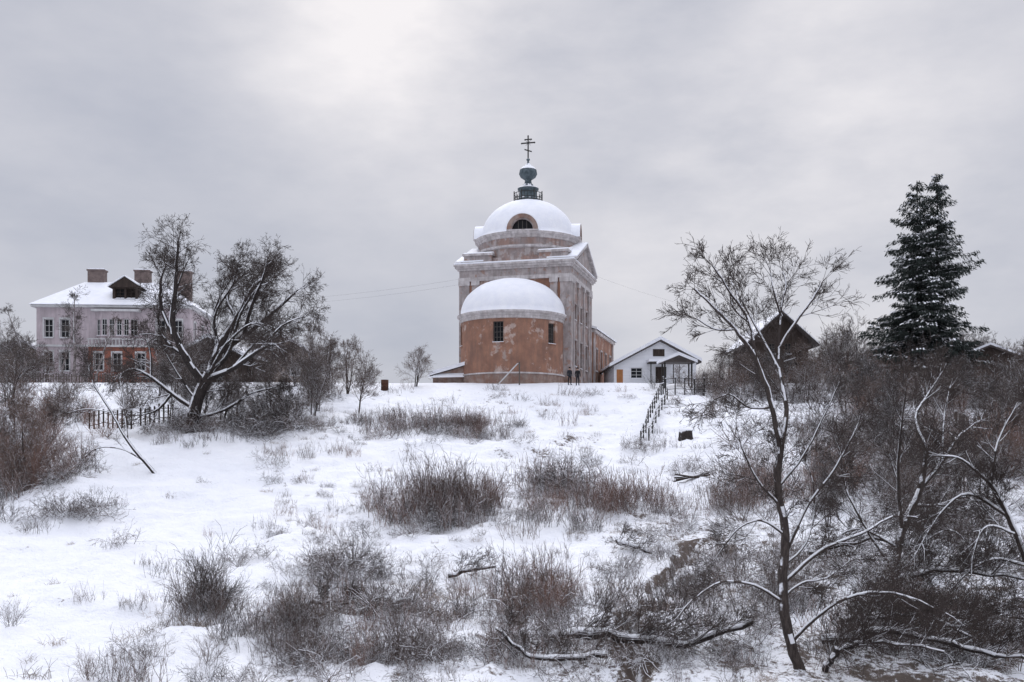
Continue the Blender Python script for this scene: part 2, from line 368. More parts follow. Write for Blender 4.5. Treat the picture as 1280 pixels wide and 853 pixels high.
SH=empty('lean_to_shed',(X(560,104),104,7.5))
b=MB(); b.box(-1.5,1.9,-1,1.5,-.6,.75,'plinth'); b.prism([(-1.8,.72),(2.1,1.9),(2.1,2.0),(-1.8,.82)],-1.2,1.7,'roofd'); b.prism([(-1.5,.75),(1.9,.75),(1.9,1.82),(-1.5,.79)],-1,1.5,'plinth'); b.make('walls',SH)
b=MB(); b.face([(-1.9,-1.5,.55),(2.1,-1.5,.62),(2.1,.3,2.28),(-1.8,.3,1.2)],'snow'); b.prism([(-1.9,.825),(2.1,2.005),(2.1,2.25),(-1.8,1.15)],-1.3,1.75,'snow'); b.make('roof_snow',SH,True,.06)
HR=empty('handrail',(0,98.3,0)); b=MB(); g=hgt(0,98.3)
b.hexa([(-1.6,-.05,g-.1),(-1.45,-.05,g-.1),(-1.45,.05,g-.1),(-1.6,.05,g-.1),(.5,-.05,g+2.15),(.65,-.05,g+2.15),(.65,.05,g+2.15),(.5,.05,g+2.15)],'wframe')
b.box(.66,.8,-.06,.06,g-.3,g+2.3,'greywood'); b.make('rail',HR)
yb=95; xb=X(481,yb); BR=empty('rusty_barrel',(xb,yb,hgt(xb,yb)))
b=MB(); b.lathe([(.01,-.1),(.36,-.1),(.36,.3),(.38,.32),(.36,.34),(.36,.62),(.38,.64),(.36,.66),(.36,.98),(.33,.98),(.33,.8),(.01,.8)],0,0,20,'rust'); b.lathe([(.34,.81),(.2,.93),(.01,.97)],0,0,20,'snow'); b.make('drum_shell',BR,True)

# ------------------------------------------------------------ mansion
MN=empty('brick_mansion',(X(142,120),120,8.8),rad(4))
b=MB(); F=lambda s,z,d:(s,d,z)
ops=[]
for c in (-7.6,-5.7,5.6,7.6): ops+= [(c-.5,c+.5,5.4,7.6)]
for c in (-7.6,-5.7,7.6): ops+=[(c-.5,c+.5,1.4,3.7)]
b.wall(F,-9,9,-1.5,9,ops,'pinkwall','wframe',trim='wframe')
b.wall(lambda s,z,d:(9-d,s,z),0,11,-1.5,9,[(2,3,5.4,7.6),(6,7,5.4,7.6),(2,3,1.4,3.7),(6,7,1.4,3.7)],'pinkwall',trim='wframe')
b.wall(lambda s,z,d:(-9+d,11-s,z),0,11,-1.5,9,[(2,3,5.4,7.6),(6,7,5.4,7.6)],'pinkwall',trim='wframe')
b.box(-9,9,10.7,11,-1.5,9,'pinkwall')
b.box(-9.1,9.1,-.12,-.004,4.3,4.55,'wframe')
b.make('walls',MN)
b=MB()
b.wall(lambda s,z,d:(s,-1.0+d,z),-2.6,6.4,-1.5,4.2,[(-1.9,-.9,1.4,3.5),(.2,1.2,1.4,3.5),(3.0,4.0,1.4,3.5)],'redbrick',trim='wframe')
b.wall(lambda s,z,d:(-2.6+d,-s,z),0,1,-1.5,4.2,[],'redbrick'); b.wall(lambda s,z,d:(6.4-d,-s,z),0,1,-1.5,4.2,[],'redbrick')
b.box(-2.8,6.6,-1.25,-.003,4.2,4.45,'wframe')
for i in range(23): b.box(-2.6+i*.4,-2.5+i*.4,-1.15,-1.05,4.45,5.1,'wframe')
b.box(-2.7,6.5,-1.18,-1.0,5.1,5.22,'wframe')
pts=[(-2.0,-.003),(-1.2,-.85),(2.2,-.85),(3.0,-.003)]
for (x0,y0),(x1,y1),n in ((pts[0],pts[1],1),(pts[1],pts[2],4),(pts[2],pts[3],1)):
    L=math.hypot(x1-x0,y1-y0); tx,ty=(x1-x0)/L,(y1-y0)/L
    f=lambda s,z,d,x0=x0,y0=y0,tx=tx,ty=ty:(x0+tx*s-ty*d,y0+ty*s+tx*d,z)
    st=L/n
    b.wall(f,0,L,4.45,8.5,[(i*st+.12,(i+1)*st-.12,5.6,7.6) for i in range(n)],'pinkwall','wframe',depth=.15)
b.prism([(-2.3,8.5),(3.3,8.5),(3.3,8.75),(-2.3,8.75)],-1.1,-.003,'wframe')
b.make('bay',MN)
b=MB()
b.box(-9.5,9.5,-.6,11.5,9.0,9.3,'wframe')
b.hexa([(-9.7,-.8,9.3),(9.7,-.8,9.3),(9.7,11.7,9.3),(-9.7,11.7,9.3),(-5,4.6,12.9),(5,4.6,12.9),(5,6.4,12.9),(-5,6.4,12.9)],'snow')
b.make('roof',MN,False,.08)
b=MB()
for x,z,w_ in ((-3.6,14.3,1.0),(2.0,14.3,.9),(7.0,14.2,.95)):
    b.box(x-w_,x+w_,4.5,5.7,9.5,z,'chim'); b.box(x-w_-.1,x+w_+.1,4.4,5.8,z,z+.18,'chim'); b.box(x-w_,x+w_,4.5,5.7,z+.183,z+.32,'snow')
b.make('chimneys',MN)
b=MB(); b.wall(lambda s,z,d:(s+1.2,.6+d,z),-1.5,1.5,9.6,11.6,[(-1.2,-.1,10.2,11.5),(.1,1.2,10.2,11.5)],'darkwood','darkwood')
b.box(-.3,2.7,.9,4,9.6,11.6,'darkwood'); b.prism([(-.7,11.6),(3.1,11.6),(1.2,12.9)],.3,4.2,'darkwood'); b.prism([(-.8,11.62),(1.2,12.93),(3.2,11.62),(3.2,11.8),(1.2,13.1),(-.8,11.8)],.2,4.3,'snow'); b.make('dormer',MN)

def house(name,x,y,z,rz,x0,x1,xr,he0,he1,hr,dep,wm,ops,tm='wframe',snow=.28,fm='wframe',over=.5,door=None):
    E=empty(name,(x,y,z),rz); b=MB()
    b.wall(lambda s,zz,d:(s,d,zz),x0,x1,-1.5,min(he0,he1),ops,wm,fm,trim=tm,depth=.18)
    m=min(he0,he1)
    b.prism([(x0,m),(x1,m),(x1,he1+.001),(xr,hr),(x0,he0+.001)],0,.2,wm)
    b.box(x0,x0+.2,.2,dep,-1.5,he0,wm); b.box(x1-.2,x1,.2,dep,-1.5,he1,wm)
    b.prism([(x0,-1.5),(x1,-1.5),(x1,he1),(xr,hr),(x0,he0)],dep-.2,dep,wm)
    if door: 
        b.box(door[0],door[1],-.05,-.004,-.3,door[2],'door'); b.box(door[0]-.1,door[1]+.1,-.09,-.055,door[2],door[2]+.12,tm)
    b.make('walls',E)
    sl0=(hr-he0)/(xr-x0); sl1=(hr-he1)/(x1-xr)
    a0=(x0-over,he0-sl0*over); a1=(x1+over,he1-sl1*over)
    b=MB(); up=.003
    b.prism([(a0[0],a0[1]+up),(xr,hr+up),(a1[0],a1[1]+up),(a1[0],a1[1]+.22),(xr,hr+.24),(a0[0],a0[1]+.22)],-over,dep+over,'roofd'); b.make('roof',E)
    b=MB(); b.prism([(a0[0]-.02,a0[1]+.225),(xr,hr+.245),(a1[0]+.02,a1[1]+.225),(a1[0],a1[1]+.22+snow),(xr,hr+.24+snow),(a0[0],a0[1]+.22+snow)],-over-.02,dep+over,'snow'); b.make('roof_snow',E,False,.05)
    return E
wh=house('white_house',X(815,112),112,8.1,rad(2),-4.3,5.0,.9,2.0,2.6,4.75,9,'white',[(-2.4,-1.1,.6,1.8)],tm='white',door=(-4.0,-3.3,1.6),fm='wframe')
b=MB(); b.box(-.6,2.2,-2.0,-.1,2.2,2.32,'roofd'); b.box(-.7,2.3,-2.1,-.1,2.323,2.6,'snow'); b.box(-.5,-.4,-1.9,-1.8,-1,2.2,'iron'); b.box(2,2.1,-1.9,-1.8,-1,2.2,'iron'); b.box(.4,1.6,-.06,-.004,-.3,1.9,'darkwood'); b.box(.1,1.4,-.06,-.004,3.1,3.9,'darkwood'); b.make('porch',wh)
house('dark_wooden_house',X(975,106),106,7.9,0,-3.0,3.0,0,4.5,4.5,7.2,9,'darkwood',[(-1.9,-.9,1.3,2.6),(.9,1.9,1.3,2.6),(-1.2,-.5,2.9,4.1),(.5,1.2,2.9,4.1)],tm='darkwood',snow=.08,fm='greywood',over=.9)
house('tan_house',X(350,116),116,8.2,rad(12),-3.6,3.6,0,3.6,3.6,5.6,8,'tan',[(-2.4,-1.4,1.2,2.6),(1.2,2.2,1.2,2.6)])
house('wooden_shed',X(262,104),104,7.6,rad(-6),-3.4,3.4,0,2.8,2.8,4.6,6,'darkwood',[(-1.0,-.2,1.2,2.0)],tm='darkwood')
house('wooden_barn',X(1236,98),98,5.7,rad(-10),-5,5,0,3.0,3.0,5.0,9,'darkwood',[(-2,-1,1.2,2.2)],tm='darkwood',snow=.12)
house('village_house',X(30,128),128,8.8,rad(10),-3.5,3.5,0,3.4,3.4,5.6,8,'tan',[(-2,-1,1.2,2.4),(1,2,1.2,2.4)])

# ------------------------------------------------------------ fences
def picket(name,pts,h,step,wm,wd=.09,rails=True):
    E=empty(name); b=MB()
    for (ax,ay),(bx,by) in zip(pts,pts[1:]):
        L=math.hypot(bx-ax,by-ay); n=int(L/step)
        for i in range(n):
            t=i/n; x,y=ax+(bx-ax)*t,ay+(by-ay)*t; z=hgt(x,y); hh=h*U(.92,1.06)
            if random.random()<.06: continue
            b.box(x-wd/2,x+wd/2,y-.02,y+.02,z-.1,z+hh,wm); b.box(x-wd/2,x+wd/2,y-.025,y+.025,z+hh+.002,z+hh+.05,'snow')
            if rails:
                t2=(i+1)/n; x2,y2=ax+(bx-ax)*t2,ay+(by-ay)*t2; z2=hgt(x2,y2)
                for k in (.25,.75): b.tube((x,y+.05,z+h*k),(x2,y2+.05,z2+h*k),.035,wm,4)
    b.make('pickets',E)
picket('picket_fence',[(X(112,77),77),(X(222,78),78)],1.45,.34,'darkwood',.12)
picket('picket_fence',[(X(35,112),112),(X(250,110),110)],1.3,.30,'greywood',.13)
picket('board_fence',[(X(1195,72),72),(X(1320,70),70)],2.2,.24,'greywood',.21)
def railing(name,pts,h=1.1):
    E=empty(name); b=MB()
    P=[(x,y,hgt(x,y)) for x,y in pts]
    for i,(x,y,z) in enumerate(P):
        b.box(x-.05,x+.05,y-.05,y+.05,z-.3,z+h,'iron'); b.box(x-.06,x+.06,y-.06,y+.06,z+h+.002,z+h+.07,'snow')
        if i<len(P)-1:
            q=P[i+1]
            for k in (.35,.68,.97): b.tube((x,y,z+h*k),(q[0],q[1],q[2]+h*k),.028,'iron',5)
    b.make('rails',E)
def lin(a,b_,n): return [(a[0]+(b_[0]-a[0])*i/n,a[1]+(b_[1]-a[1])*i/n) for i in range(n+1)]
railing('stair_railing',lin((X(801,72),72),(X(829,94),94),11)+[(X(829,96.5),96.5)],1.05)
railing('stair_railing',lin((X(811,73),73),(X(834,88),88),6),.95)
railing('metal_fence',lin((X(832,93),93),(X(880,92),92),4),1.6)
GC=empty('gate_canopy',(X(846,97),97,hgt(X(846,97),97)))
b=MB()
for x in (-1.3,1.3):
    for y in (-.8,.8): b.box(x-.07,x+.07,y-.07,y+.07,-.3,2.3,'iron')
b.prism([(-1.7,2.3),(1.7,2.3),(0,3.0)],-1.2,1.2,'roofd'); b.make('posts',GC)
b=MB(); b.prism([(-1.75,2.31),(0,3.02),(1.75,2.31),(1.75,2.5),(0,3.22),(-1.75,2.5)],-1.25,1.25,'snow'); b.make('snow_cap',GC,False,.05)
def stump(x,y,w,h):
    E=empty('tree_stump',(x,y,hgt(x,y))); b=MB()
    b.lathe([(w*1.25,-.3),(w*1.05,.1),(w,h*.6),(w*.96,h),(.01,h)],0,0,14,'bark',jit=.06); b.lathe([(w*.93,h+.003),(w*.8,h+.13),(.01,h+.17)],0,0,14,'snow',jit=.03); b.make('stump',E,True)
stump(X(857,73),73,.5,.55); stump(X(1052,70),70,.3,.5)
PL=empty('pile_of_planks',(X(866,62),62,hgt(X(866,62),62)+.1)); b=MB()
for i in range(5):
    a_=U(-.25,.25); y0=i*.25; b.hexa([(-1.0+U(-.3,.3),y0-.1,-.05+a_),(1.1,y0-.1,.1-a_),(1.1,y0+.08,.1-a_),(-1.0,y0+.08,-.05+a_),(-1.0,y0-.1,.05+a_),(1.1,y0-.1,.2-a_),(1.1,y0+.08,.2-a_),(-1.0,y0+.08,.05+a_)],'darkwood')
b.make('planks',PL)
PW=empty('power_cable'); b=MB()
def cable(a,c,sag):
    n=16; P=[Vector(a).lerp(Vector(c),i/n)-Vector((0,0,sag*4*(i/n)*(1-i/n))) for i in range(n+1)]
    for p,q in zip(P,P[1:]): b.tube(p,q,.006,'iron',4)
cable((X(235,124),124,19),(-4.2,109,19.6),.7); cable((X(235,124),124,18.4),(-4.2,109,19.0),.7)
cable((X(742,113),113,20.5),(X(960,110),110,14.6),.5); b.make('wires',PW)

# ------------------------------------------------------------ trees
class Acc:
    def __init__(s): s.S=[]
    def path(s,pts,rr,sn=True):
        n=len(pts)
        T=[(pts[min(i+1,n-1)]-pts[max(i-1,0)]).normalized() for i in range(n)]
        for i in range(n-1): s.S.append((*pts[i],*pts[i+1],rr[i],rr[i+1],*T[i],*T[i+1]))
    def mesh(s,name,sides=4,snow=.7,smin=.006,slim=.97,sfat=.8,thick=.05,fmin=.45,wind=.45,ramp=3.,p0=.2):
        A=np.array(s.S,dtype=np.float64)
        mi=[];base=0;Fs=[];Vs=[]
        def tubes(A,n,m):
            nonlocal base
            if len(A)==0: return
            th=np.arange(n)*2*np.pi/n
            ref=np.array([.31,.87,.38]);ref/=np.linalg.norm(ref)
            rings=[]
            for k in (0,1):
                P=A[:,k*3:k*3+3]; r=A[:,6+k][:,None,None]; T=A[:,8+k*3:11+k*3]
                u=np.cross(T,ref); u/=np.linalg.norm(u,axis=1)[:,None]+1e-9; w=np.cross(T,u)
                rings.append(P[:,None,:]+r*(u[:,None,:]*np.cos(th)[None,:,None]+w[:,None,:]*np.sin(th)[None,:,None]))
            VV=np.concatenate(rings,1); N=len(A)
            Vs.append(VV.reshape(-1,3))
            j=np.arange(n);jn=(j+1)%n
            q=np.stack([j,jn,jn+n,j+n],1)
            F=(np.arange(N)*2*n)[:,None,None]+q[None]+base
            Fs.append(F.reshape(-1,4)); mi.append(np.full(N*n,m)); base+=N*2*n
        big=(A[:,6]>thick)
        tubes(A[big],8,0); tubes(A[~big],sides,1)
        if snow>0:
            d=A[:,3:6]-A[:,0:3]; L=np.linalg.norm(d,axis=1)+1e-9; dn=d/L[:,None]
            hz=np.abs(dn[:,2])
            pr=snow*np.clip(p0+(A[:,6]-smin)/(smin*ramp),0,1)
            sel=(A[:,6]>=smin)&(hz<slim)&(np.random.rand(len(A))<pr)
            B=A[sel].copy(); dn=dn[sel]; f=np.clip(1.2-hz[sel]*.8,fmin,1)
            W=np.array([-.6*wind,-.8*wind,1.0])[None,:]; W=W-dn*np.sum(W*dn,1)[:,None]; W/=np.linalg.norm(W,axis=1)[:,None]+1e-6
            for a_,k in ((0,6),(3,7)):
                r=B[:,k].copy(); rs=r*sfat*f; B[:,k]=rs
                off=np.maximum(0,(r-rs))*.9+np.minimum(r*.45,.07)+.003
                B[:,a_:a_+3]+=W*off[:,None]
            tubes(B,4,2)
        return fastmesh(name,np.concatenate(Vs),np.concatenate(Fs),np.concatenate(mi))
def gv(): return Vector((G(0,1),G(0,1),G(0,1)))
def cdir(d,a):
    q=gv(); q=(q-d*q.dot(d))
    q.normalize(); return d*math.cos(a)+q*math.sin(a)
def grow(A,p,d,L,r,lvl,P):
    r=min(r,L*P.get('sl',.014))
    n=min(8,max(2,int(L/P['step'])))
    pts=[p];rr=[max(P['rmin'],r)];ds=[d]
    for i in range(n):
        d=(d+gv()*P['wig']+Vector((0,0,P['up'][min(lvl,len(P['up'])-1)]))).normalized()
        p=p+d*(L/n); pts.append(p); rr.append(max(P['rmin']*.75,r*(1-.75*(i+1)/n))); ds.append(d)
    A.path(pts,rr)
    if lvl<P['max']:
        for k in range(P['kids'][lvl]):
            t=U(.12,.95); i=min(n,max(1,int(round(t*n))))
            grow(A,pts[i],cdir(ds[i],U(*P['ang'])),L*U(*P['rat'])*(1.15-.5*t),rr[i]*U(.5,.8),lvl+1,P)
def skel(A,limbs,s,u0,v0,P,kpm,L0,spread=.5,wob=.02):
    placed=[]
    for li,(pl,r0,r1) in enumerate(limbs):
        pts=[Vector(((u-u0)*s,0,(v0-v)*s)) for u,v in pl]
        if placed:
            q=min(placed,key=lambda q:(q.x-pts[0].x)**2+(q.z-pts[0].z)**2); yd=q.y; pts[0]=q.copy()
        else: yd=0
        kk=U(-spread,spread) if li else 0
        for i in range(1,len(pts)):
            yd+=kk*(pts[i]-pts[i-1]).length+U(-.1,.1)*(pts[i]-pts[i-1]).length*(1 if li else 0); pts[i].y=yd
        fine=[]
        for i in range(len(pts)-1):
            p0=pts[max(0,i-1)];p1=pts[i];p2=pts[i+1];p3=pts[min(len(pts)-1,i+2)]
            for k in range(5):
                t=k/5; fine.append(.5*((2*p1)+(p2-p0)*t+(2*p0-5*p1+4*p2-p3)*t*t+(3*p1-p0-3*p2+p3)*t**3))
        fine.append(pts[-1])
        tot=sum((b_-a_).length for a_,b_ in zip(fine,fine[1:]))
        for i in range(1,len(fine)-1): fine[i]=fine[i]+gv()*wob*tot/6*.55
        n=len(fine); rr=[(r0+(r1-r0)*(i/(n-1)))*(U(.93,1.07) if li else 1) for i in range(n)]
        if li==0: rr[0]*=1.5; rr[1]*=1.15
        A.path(fine,rr); placed+=fine
        k=int(tot*kpm)
        lo=.6 if li==0 else .15
        for j in range(k):
            t=U(lo,1)**.8; i=min(n-2,int(t*(n-1))); d=(fine[i+1]-fine[i]).normalized()
            grow(A,fine[i],cdir(d,U(*P['ang'])),L0*U(.5,1.2)*(1.15-.4*t),rr[i]*U(.4,.7),0,P)
        for q in range(3): grow(A,fine[-1],cdir((fine[-1]-fine[-2]).normalized(),.35),L0*U(.5,.8),r1,0,P)
def treeobj(name,x,y,me,mats,dz=0,rz=0,sc=1,nm='trunk_and_branches'):
    E=empty(name,(x,y,hgt(x,y)+dz),rz); obj(nm,me,E,mats,sc=sc); return E

A=Acc()
P0=dict(step=.40,wig=.11,up=[.03,.02,.01,0],kids=[7,5,2],max=3,ang=(.45,1.15),rat=(.42,.68),rmin=.0112,sl=.019)
L0=[([(245,556),(243,525),(250,500),(262,475)],.55,.38),
 ([(262,475),(268,440),(285,400),(298,360),(308,335),(303,318)],.32,.06),
 ([(255,490),(235,455),(225,420),(232,380),(240,350),(248,325)],.29,.06),
 ([(243,520),(215,500),(190,480),(168,470),(150,478)],.19,.05),
 ([(268,450),(300,425),(330,400),(352,380),(366,365)],.22,.05),
 ([(258,485),(300,470),(340,450),(360,447),(375,455)],.20,.05),
 ([(228,440),(210,400),(208,365),(212,345)],.19,.05),
 ([(285,400),(266,370),(270,340),(276,318)],.17,.05),
 ([(300,425),(315,390),(332,362),(340,342)],.15,.05),
 ([(243,530),(280,520),(310,500),(335,492)],.14,.05),
 ([(235,455),(215,440),(200,420),(198,395)],.15,.05),
 ([(215,500),(200,520),(180,528)],.11,.04),
 ([(262,475),(285,450),(300,400),(322,368)],.17,.05),
 ([(225,420),(218,385),(226,345)],.12,.05),
 ([(250,500),(262,440),(252,390),(262,345)],.17,.05),
 ([(190,480),(185,450),(178,430)],.1,.04),
 ([(340,450),(360,420),(385,405)],.1,.04),
 ([(300,470),(325,430),(350,412)],.11,.04),
 ([(262,475),(285,440),(318,415),(345,420)],.12,.04),
 ([(243,510),(220,475),(205,450)],.12,.04),
 ([(285,400),(300,380),(322,340)],.1,.04),
 ([(268,440),(262,400),(284,360),(290,330)],.12,.04)]
random.seed(77); np.random.seed(77)
skel(A,L0,75/1244,245,548,P0,1.85,2.35,.5)
x=X(245,75); treeobj('bare_deciduous_tree',x,75,A.mesh('t0',3,.95,.015,sfat=.9,fmin=.55,p0=.08,ramp=1.6),['bark','finetwig','twigsnow'],dz=-.2)
A=Acc()
P1=dict(step=.27,wig=.075,up=[.05,.035,.02,0],kids=[6,4,2],max=3,ang=(.35,.95),rat=(.46,.74),rmin=.0062,sl=.0125)
L1=[([(1003,858),(985,800),(978,740),(982,680),(972,620),(975,575)],.165,.095),
 ([(975,575),(960,520),(935,465),(905,430),(872,402),(850,388)],.08,.02),
 ([(935,465),(925,420),(900,380),(880,352)],.055,.018),
 ([(975,575),(985,520),(980,470),(985,400),(995,360),(992,340)],.08,.02),
 ([(980,470),(960,420),(945,380),(937,345)],.055,.018),
 ([(983,440),(1000,410),(1018,382),(1028,362)],.055,.018),
 ([(980,700),(1010,640),(1040,600),(1060,560),(1070,540)],.055,.018),
 ([(978,760),(940,740),(895,735),(860,755),(840,775)],.05,.015),
 ([(980,740),(1030,700),(1090,680),(1140,660),(1180,662)],.065,.018),
 ([(990,810),(1040,760),(1100,745),(1160,770)],.06,.018),
 ([(960,520),(930,520),(905,505),(885,512)],.035,.015),
 ([(975,640),(945,610),(925,570),(915,540)],.04,.015),
 ([(905,430),(880,430),(858,418)],.03,.015),
 ([(972,620),(1000,580),(1020,530),(1035,490)],.04,.015),
 ([(985,400),(972,370),(966,345)],.04,.015),
 ([(982,680),(950,660),(920,670),(895,700)],.04,.015),
 ([(982,720),(1010,690),(1025,640),(1020,600)],.04,.015),
 ([(978,760),(1005,740),(1040,735),(1075,715)],.045,.015),
 ([(925,420),(905,400),(900,365)],.03,.015)]
skel(A,L1,29/1244,1000,848,P1,2.5,1.12,.4)
treeobj('bare_willow_tree',X(1000,29),29,A.mesh('t1',3,.9,.0075,sfat=.9,fmin=.55,p0=.15,ramp=2.0),['bark2','finetwig','twigsnow'],dz=-.1)
A=Acc()
P2=dict(step=.30,wig=.10,up=[.05,.03,.02,0],kids=[6,4,2],max=3,ang=(.35,.95),rat=(.48,.78),rmin=.0075,sl=.014)
L2=[([(1118,692),(1128,640),(1150,590),(1158,540)],.18,.11),
 ([(1158,540),(1150,500),(1170,470),(1190,445)],.09,.025),
 ([(1150,590),(1190,555),(1225,520),(1265,500)],.10,.025),
 ([(1128,640),(1110,580),(1100,520),(1090,470)],.08,.025),
 ([(1140,610),(1180,610),(1220,600),(1250,620)],.07,.025),
 ([(1122,660),(1080,640),(1050,650),(1030,680)],.06,.02),
 ([(1190,555),(1200,500),(1215,460)],.06,.02),
 ([(1118,692),(1085,640),(1060,590),(1050,540)],.07,.02),
 ([(1118,692),(1150,660),(1185,640),(1210,660)],.06,.02)]
skel(A,L2,42/1244,1118,688,P2,2.5,1.6,.5)
treeobj('bare_willow_tree',X(1118,42),42,A.mesh('t2',3,.95,.008,sfat=1.0,fmin=.6,p0=.25,ramp=1.5),['bark2','finetwig','twigsnow'],dz=-.1)
A=Acc()
L3=[([(1300,770),(1285,700),(1262,640),(1240,600)],.14,.08),
 ([(1262,640),(1215,612),(1180,640),(1150,690)],.07,.02),
 ([(1240,600),(1250,550),(1270,510)],.07,.02),
 ([(1240,600),(1205,570),(1180,565)],.06,.02),
 ([(1285,700),(1240,690),(1200,710),(1165,750)],.06,.02),
 ([(1285,700),(1310,640),(1320,580)],.07,.02),
 ([(1270,660),(1230,650),(1205,680),(1195,720)],.05,.015)]
skel(A,L3,37/1244,1300,765,P2,2.6,1.4,.5)
treeobj('bare_willow_tree',X(1300,36),36,A.mesh('t3',3,.95,.008,sfat=1.05,fmin=.6,p0=.25,ramp=1.5),['bark2','finetwig','twigsnow'],dz=-.1)
A=Acc()
L4=[([(197,594),(180,575),(160,550),(140,515),(118,480),(110,455)],.13,.03),([(160,550),(150,500),(140,470)],.05,.02),([(180,575),(150,560),(120,560),(100,580)],.05,.02),([(140,515),(110,510),(85,515)],.04,.02)]
skel(A,L4,62/1244,197,592,P2,1.6,1.6,.4)
treeobj('leaning_bare_tree',X(197,62),62,A.mesh('t4',3,.9,.0085,sfat=1.0,fmin=.6),['bark','finetwig','twigsnow'],dz=-.1)
def fallen(name,P,r0,r1,tw,Lt,yy):
    A=Acc(); pts=[]
    for (x,y,dz) in P: pts.append(Vector((x,y,hgt(x,y)+dz)))
    fine=[]
    for a_,b_ in zip(pts,pts[1:]):
        for k in range(6): fine.append(a_.lerp(b_,k/6)+gv()*.045)
    fine.append(pts[-1]); n=len(fine); rr=[(r0+(r1-r0)*i/(n-1))*U(.8,1.2) for i in range(n)]
    A.path(fine,rr)
    for k in range(tw):
        i=int(U(.1,1)*(n-2)); d=(fine[i+1]-fine[i]).normalized(); d2=cdir(d,U(.5,1.1)); d2.z=abs(d2.z)
        grow(A,fine[i],d2,Lt*U(.5,1.2),rr[i]*.45,0,P1)
    E=empty(name); obj('trunk',A.mesh(name,4,.97,.007,sfat=.95,wind=.2,ramp=2),E,['bark','finetwig','twigsnow'])
fallen('fallen_tree_trunk',[(X(690,32),32,.3),(X(760,31),31,.25),(X(850,30.5),30.5,.3),(X(940,31),31,.9)],.18,.08,30,1.4,31)
fallen('fallen_tree_trunk',[(X(620,30),30,.9),(X(665,29.5),29.5,.3),(X(760,29),29,.2)],.05,.10,14,.9,31)
fallen('fallen_tree_trunk',[(X(1030,31),31,.3),(X(1110,30.5),30.5,.8),(X(1200,30),30,.6),(X(1290,29.5),29.5,.5)],.13,.05,36,1.6,31)
fallen('fallen_tree_trunk',[(X(1100,38),38,.5),(X(1180,37),37,1.1),(X(1290,36),36,1.3)],.11,.05,26,1.6,31)
fallen('fallen_tree_trunk',[(X(1150,34),34,.2),(X(1230,34),34,.8),(X(1300,33.5),33.5,.6)],.11,.06,26,1.4,31)
fallen('fallen_tree_trunk',[(X(1050,33),33,.1),(X(1090,32),32,.9),(X(1150,31),31,1.3),(X(1220,30),30,1.0)],.09,.03,26,1.4,31)
fallen('fallen_tree_trunk',[(X(1030,29),29,.1),(X(1050,28.6),28.6,.9),(X(1090,28.5),28.5,1.3),(X(1180,28.2),28.2,.9)],.10,.03,26,1.4,31)
fallen('fallen_tree_trunk',[(X(1010,42),42,.4),(X(1090,43),43,1.0),(X(1160,43),43,.6)],.09,.04,24,1.5,31)
fallen('fallen_tree_trunk',[(X(560,43),43,.1),(X(620,43),43,.35)],.12,.05,12,1.0,31)
fallen('fallen_tree_trunk',[(X(670,60),60,.4),(X(730,59),59,.1)],.18,.08,10,1.2,31)
fallen('fallen_tree_trunk',[(X(770,46),46,.4),(X(815,45),45,.05)],.13,.06,8,.8,31)
fallen('fallen_tree_trunk',[(X(380,36),36,.2),(X(450,36.5),36.5,.35)],.09,.04,14,.8,31)

def spruce(h,Rm,seed):
    random.seed(seed); np.random.seed(seed)
    A=Acc(); A.path([Vector((0,0,0)),Vector((.1,0,h*.5)),Vector((0,0,h))],[.25,.14,.02])
    C=[];L=[];W=[];mi=[]
    z=1.0
    while z<h-.2:
        f=1-z/h; rad_=Rm*(f**.72)*min(1,.6+z/h*2.2)
        nb=5 if f>.15 else 4
        for k in range(nb):
            t=U(0,6.28); ln=rad_*U(.4,1.18)+.25
            if random.random()<.12: ln*=1.22
            dx,dy=math.cos(t),math.sin(t); p=Vector((0,0,z+U(-.35,.35))); up=U(-.1,.35)-.4*f
            n=max(3,int(ln/.28)); pts=[p.copy()]; cu=U(.3,.9)
            for i in range(n):
                s=(i+1)/n; dz=up-.45*s+cu*s*s
                p=p+Vector((dx,dy,dz))*(ln/n)+gv()*.03; pts.append(p.copy())
            A.path(pts,[max(.012,.05*(1-i/n)*ln/3) for i in range(n+1)])
            sn=random.random()<.6
            for i in range(1,n+1):
                s=i/n; wd=.15+.6*math.sin(min(1,s*1.1)*math.pi*.85)*ln/3.2
                m=int(8+ln*2)
                for q in range(m):
                    off=U(-1,1)*wd; drop=abs(G(0,.17))+abs(off)*.3
                    c=pts[i]+Vector((-dy*off,dx*off,-drop))+Vector((dx,dy,0))*U(-.2,.2)
                    l=Vector((dx*U(.2,1)-dy*off*1.2,dy*U(.2,1)+dx*off*1.2,U(-1.3,.05))).normalized()*U(.12,.28)
                    C.append(c);L.append(l);W.append(gv().normalized()*U(.035,.075));mi.append(0)
                if sn and random.random()<.75:
                    for q in range(random.randint(2,6)):
                        off=U(-1,1)*wd
                        c=pts[i]+Vector((-dy*off,dx*off,.06-abs(off)*.2))+Vector((dx,dy,0))*U(0,.2)
                        C.append(c);L.append(Vector((dx,dy,U(-.9,.1)))*U(.08,.2));W.append(Vector((-dy,dx,U(-.7,.7)))*U(.04,.11));mi.append(1)
        z+=U(.22,.46)
    C=np.array(C);L=np.array(L);W=np.array(W)
    V=np.stack([C-L,C+W,C+L,C-W],1).reshape(-1,3); n=len(C)
    me=fastmesh('sprays',V,np.arange(n*4).reshape(n,4),np.array(mi),False)
    return A.mesh('limbs',4,.3,.02),me
def sprobj(u,y,h,Rm,seed):
    l,s=spruce(h,Rm,seed); x=X(u,y); E=empty('spruce_tree',(x,y,hgt(x,y)-.1)); obj('trunk_and_limbs',l,E,['bark','bark','twigsnow']); obj('needle_sprays',s,E,['needle','twigsnow'])
sprobj(1146,94,20.2,5.2,3); sprobj(1171,93,20.6,4.7,5)
random.seed(21); np.random.seed(21)

